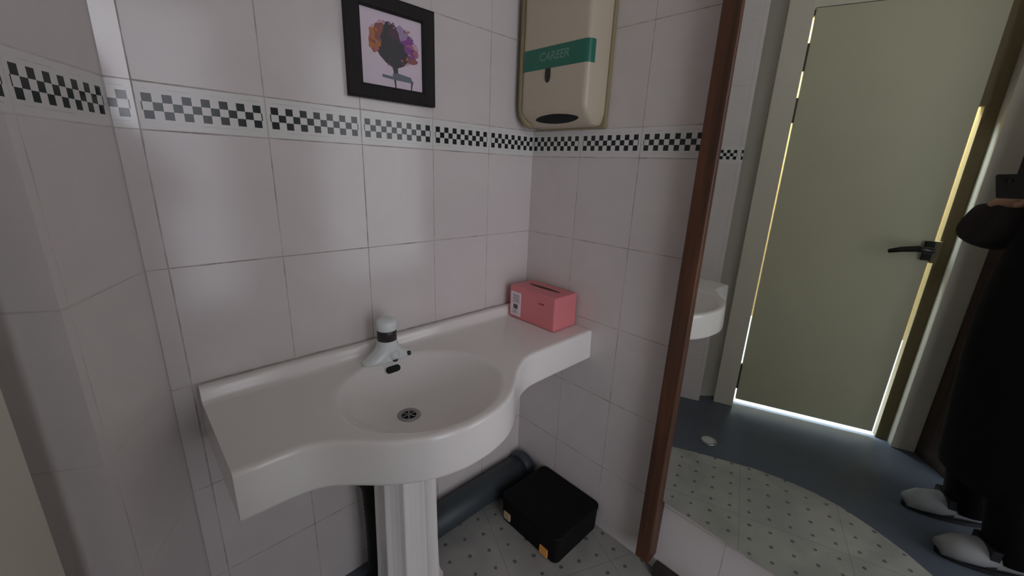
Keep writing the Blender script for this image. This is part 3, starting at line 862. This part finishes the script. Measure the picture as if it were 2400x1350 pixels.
# phone pose: lens just behind the camera's position
PC = CAM + CR*0.048 - CU*0.018 - CF*0.011
ph = empty('smartphone')
ph.matrix_world = Matrix.Translation(PC) @ Matrix((CR, CU, -CF)).transposed().to_4x4()
tag(ph, 'black smartphone held sideways in both hands by the person in the mirror', 'phone')
bm = bmesh.new(); bbox(bm, -0.077, 0.077, -0.037, 0.037, 0.0, 0.0085)
bmesh.ops.bevel(bm, geom=list(bm.edges), offset=0.003, segments=2, affect='EDGES')
from_bm('phone_body', bm, M_PHONE, ph)
bm = bmesh.new(); bbox(bm, -0.074, 0.074, -0.034, 0.034, 0.0086, 0.009)
from_bm('screen', bm, M_LENS, ph)
for dx in (-0.048, -0.028):
    bm = bmesh.new(); lathe(bm, [(0.007, -0.0022), (0.007, 0.001)], (dx, 0.018, 0), 20)
    from_bm('camera_lens', bm, M_LENS, ph)
def cw(r_, u_, f_): return toP(CAM + CR*r_ + CU*u_ + CF*f_)
V_, E_, R_ = [], [], []
def add(p, r_, par=None):
    V_.append(Vector(p)); R_.append(r_)
    if par is not None: E_.append((par, len(V_)-1))
    return len(V_)-1
pel = add((0, 0, 0.86), (0.125, 0.10)); spn = add((0, -0.005, 1.00), (0.115, 0.09), pel); che = add((0, -0.01, 1.14), (0.13, 0.095), spn)
nkb = add((0, -0.01, 1.27), 0.062, che); nk = add((0, 0.0, 1.335), 0.05, nkb)
h1 = add((0, 0.02, 1.40), 0.066, nk); h2 = add((0, 0.02, 1.47), (0.078, 0.09), h1); h3 = add((0, 0.01, 1.54), (0.06, 0.07), h2)
nose = add((0, 0.115, 1.435), 0.012, h2)
for sx_ in (-1, 1):
    ear = add((sx_*0.083, 0.005, 1.445), 0.014, h2)
def hand(side, wrist_i, wrist, palm_c, dirf, nrm):
    """palm and five fingers; dirf: along the fingers, nrm: out of the back of the hand"""
    dirf = dirf.normalized(); nrm = nrm.normalized(); lat = dirf.cross(nrm).normalized()
    pm = add(palm_c, (0.022, 0.014), wrist_i)
    for k in range(4):
        off = (k-1.5)*0.0185
        kn = palm_c + dirf*(0.040-0.004*abs(k-1.2)) + lat*off
        i0 = add(kn, 0.0095, pm)
        ln = (0.040, 0.045, 0.042, 0.034)[k]
        p1 = kn + dirf*ln*0.55 - nrm*ln*0.35
        i1 = add(p1, 0.0085, i0)
        p2 = p1 + dirf*ln*0.10 - nrm*ln*0.55
        add(p2, 0.0072, i1)
    tb0 = palm_c + lat*(-side*0.030) + dirf*0.004 - nrm*0.004
    i0 = add(tb0, 0.011, pm); p1 = tb0 + lat*(-side*0.018) + dirf*0.026 - nrm*0.012
    i1 = add(p1, 0.010, i0); add(p1 + dirf*0.024 - nrm*0.006, 0.008, i1)
sh = {}
shoL = add((-0.155, -0.01, 1.235), 0.052, nkb); shoR = add((0.155, -0.01, 1.235), 0.052, nkb)
elL = Vector((-0.235, 0.125, 1.00)); elR = Vector((0.230, 0.05, 1.00))
wrL = cw(-0.075, -0.085, -0.065); wrR = cw(0.150, -0.085, -0.070)
eL = add(elL, 0.042, shoL); eR = add(elR, 0.042, shoR)
fL = add(elL.lerp(wrL, 0.5), 0.036, eL); fR = add(elR.lerp(wrR, 0.5), 0.036, eR)
wL = add(wrL, 0.026, fL); wR = add(wrR, 0.026, fR)
RP = PMI.to_3x3()
upv = RP @ CU; rtv = RP @ CR; fwv = RP @ CF
pL = cw(-0.005, -0.078, -0.050); pR = cw(0.137, -0.045, -0.034)
hand(1, wL, wrL, pL, rtv, -upv)
hand(-1, wR, wrR, pR, (upv*0.9 - rtv*0.1), (rtv*0.7 + fwv*0.5))
for sx_ in (-1, 1):
    hp_ = add((sx_*0.085, 0, 0.80), 0.085, pel); kn_ = add((sx_*0.095, 0.015, 0.45), 0.055, hp_)
    an_ = add((sx_*0.105, -0.055, 0.085), 0.032, kn_); to_ = add((sx_*0.109, 0.06, 0.036), 0.024, an_)
skin('body', V_, E_, R_, M_SKIN, pe)
# head details
for sx_ in (-1, 1):
    bm = bmesh.new()
    bmesh.ops.create_uvsphere(bm, u_segments=12, v_segments=8, radius=0.0115, matrix=Matrix.Translation((sx_*0.031, 0.094, 1.465)))
    ey = from_bm('eye', bm, M_EYE, pe, True)
    bm = bmesh.new()
    bmesh.ops.create_uvsphere(bm, u_segments=12, v_segments=8, radius=0.0062, matrix=Matrix.Translation((sx_*0.031, 0.1005, 1.463)))
    from_bm('iris', bm, M_HAIR, ey, True)
    bm = bmesh.new(); tube(bm, [(sx_*0.014, 0.098, 1.486), (sx_*0.032, 0.097, 1.491), (sx_*0.050, 0.086, 1.486)], [0.003, 0.004, 0.002], 8)
    from_bm('eyebrow', bm, M_HAIR, pe, True)
bm = bmesh.new(); tube(bm, [(-0.024, 0.082, 1.398), (0, 0.091, 1.400), (0.024, 0.082, 1.398)], [0.003, 0.006, 0.003], 8)
from_bm('mouth', bm, M_LIP, pe, True)
skin('hair', [(0, -0.03, 1.30), (0, -0.045, 1.40), (0, -0.03, 1.49), (0, 0.02, 1.545), (0, 0.065, 1.53)], [(0, 1), (1, 2), (2, 3), (3, 4)],
     [(0.05, 0.03), (0.08, 0.05), (0.09, 0.07), (0.075, 0.045), (0.05, 0.022)], M_HAIR, pe)
# coat: lofted shell with collar, closed at the hem, and two padded sleeves
bm = bmesh.new()
rows = [(0.235, 0.165, 0.125, -0.01), (0.26, 0.170, 0.130, -0.01), (0.45, 0.178, 0.140, 0.0), (0.66, 0.186, 0.150, 0.01), (0.86, 0.186, 0.150, 0.015), (1.00, 0.178, 0.140, 0.005),
        (1.13, 0.190, 0.125, -0.01), (1.20, 0.212, 0.112, -0.01), (1.25, 0.212, 0.096, -0.01), (1.283, 0.180, 0.086, -0.01), (1.305, 0.125, 0.080, -0.01), (1.318, 0.088, 0.076, -0.005), (1.355, 0.074, 0.072, 0.0)]
rings = []
for z_, a_, b_, yo in rows:
    ring = []
    for k in range(44):
        t = 2*math.pi*k/44
        w = 1 + (0.03*math.sin(7*t+z_*3) + 0.02*math.sin(11*t-z_*5)) * max(0, (1.0-z_))
        ring.append(bm.verts.new((a_*w*math.cos(t), yo+b_*w*math.sin(t), z_)))
    rings.append(ring)
for A_, B_ in zip(rings, rings[1:]):
    for k in range(44): bm.faces.new((A_[k], A_[(k+1) % 44], B_[(k+1) % 44], B_[k]))
bm.faces.new(rings[0][::-1])
co = from_bm('coat', bm, M_COAT, pe, True)
co.modifiers.new('subd', 'SUBSURF').render_levels = 1
for nm, a_, b_, c_ in (('L', Vector((-0.125, -0.01, 1.245)), elL, wrL), ('R', Vector((0.125, -0.01, 1.245)), elR, wrR)):
    bm = bmesh.new()
    pts = [a_, a_.lerp(b_, 0.35), a_.lerp(b_, 0.75), b_.lerp(a_, 0.08)+Vector((0, 0, -0.008)), b_.lerp(c_, 0.15)+Vector((0, 0, -0.004)), b_.lerp(c_, 0.45), b_.lerp(c_, 0.75), b_.lerp(c_, 0.93)]
    tube(bm, pts, [0.062, 0.072, 0.070, 0.071, 0.068, 0.062, 0.054, 0.044], 20)
    sl2 = from_bm('sleeve', bm, M_COAT2, pe, True)
    sl2.modifiers.new('subd', 'SUBSURF').render_levels = 2
for sx_ in (-1, 1):
    bm = bmesh.new()
    tube(bm, [(sx_*0.085, 0.0, 0.60), (sx_*0.093, 0.015, 0.45), (sx_*0.100, -0.015, 0.25), (sx_*0.106, -0.050, 0.055)], [0.095, 0.080, 0.072, 0.068], 20)
    from_bm('trouser_leg', bm, M_TROUSER, pe, True)
for sx_ in (-1, 1):
    bm = bmesh.new()
    cx = sx_*0.108
    secs_ = [(-0.125, 0.030, 0.080), (-0.08, 0.042, 0.105), (-0.02, 0.046, 0.098), (0.04, 0.050, 0.080), (0.09, 0.047, 0.072), (0.13, 0.030, 0.050)]
    rings = []
    for y_, w_, h_ in secs_:
        ring = []
        for k in range(16):
            t = 2*math.pi*k/16
            ring.append(bm.verts.new((cx+w_*math.cos(t), y_, max(0.014, h_*0.5+h_*0.52*math.sin(t)))))
        rings.append(ring)
    for A_, B_ in zip(rings, rings[1:]):
        for k in range(16): bm.faces.new((A_[k], A_[(k+1) % 16], B_[(k+1) % 16], B_[k]))
    bm.faces.new(rings[0][::-1]); bm.faces.new(rings[-1])
    so = from_bm('shoe', bm, M_SHOE, pe, True)
    pl_ = [(cx+0.044*math.cos(t)*1.08, 0.003+0.133*math.sin(t)) for t in [2*math.pi*k/24 for k in range(24)]]
    prism('sole', pl_, 0.001, 0.016, M_SHOE2, so)
    bm = bmesh.new(); bbox(bm, cx-0.046, cx+0.046, 0.005, 0.03, 0.02, 0.090)
    from_bm('strap', bm, M_SHOE2, so)
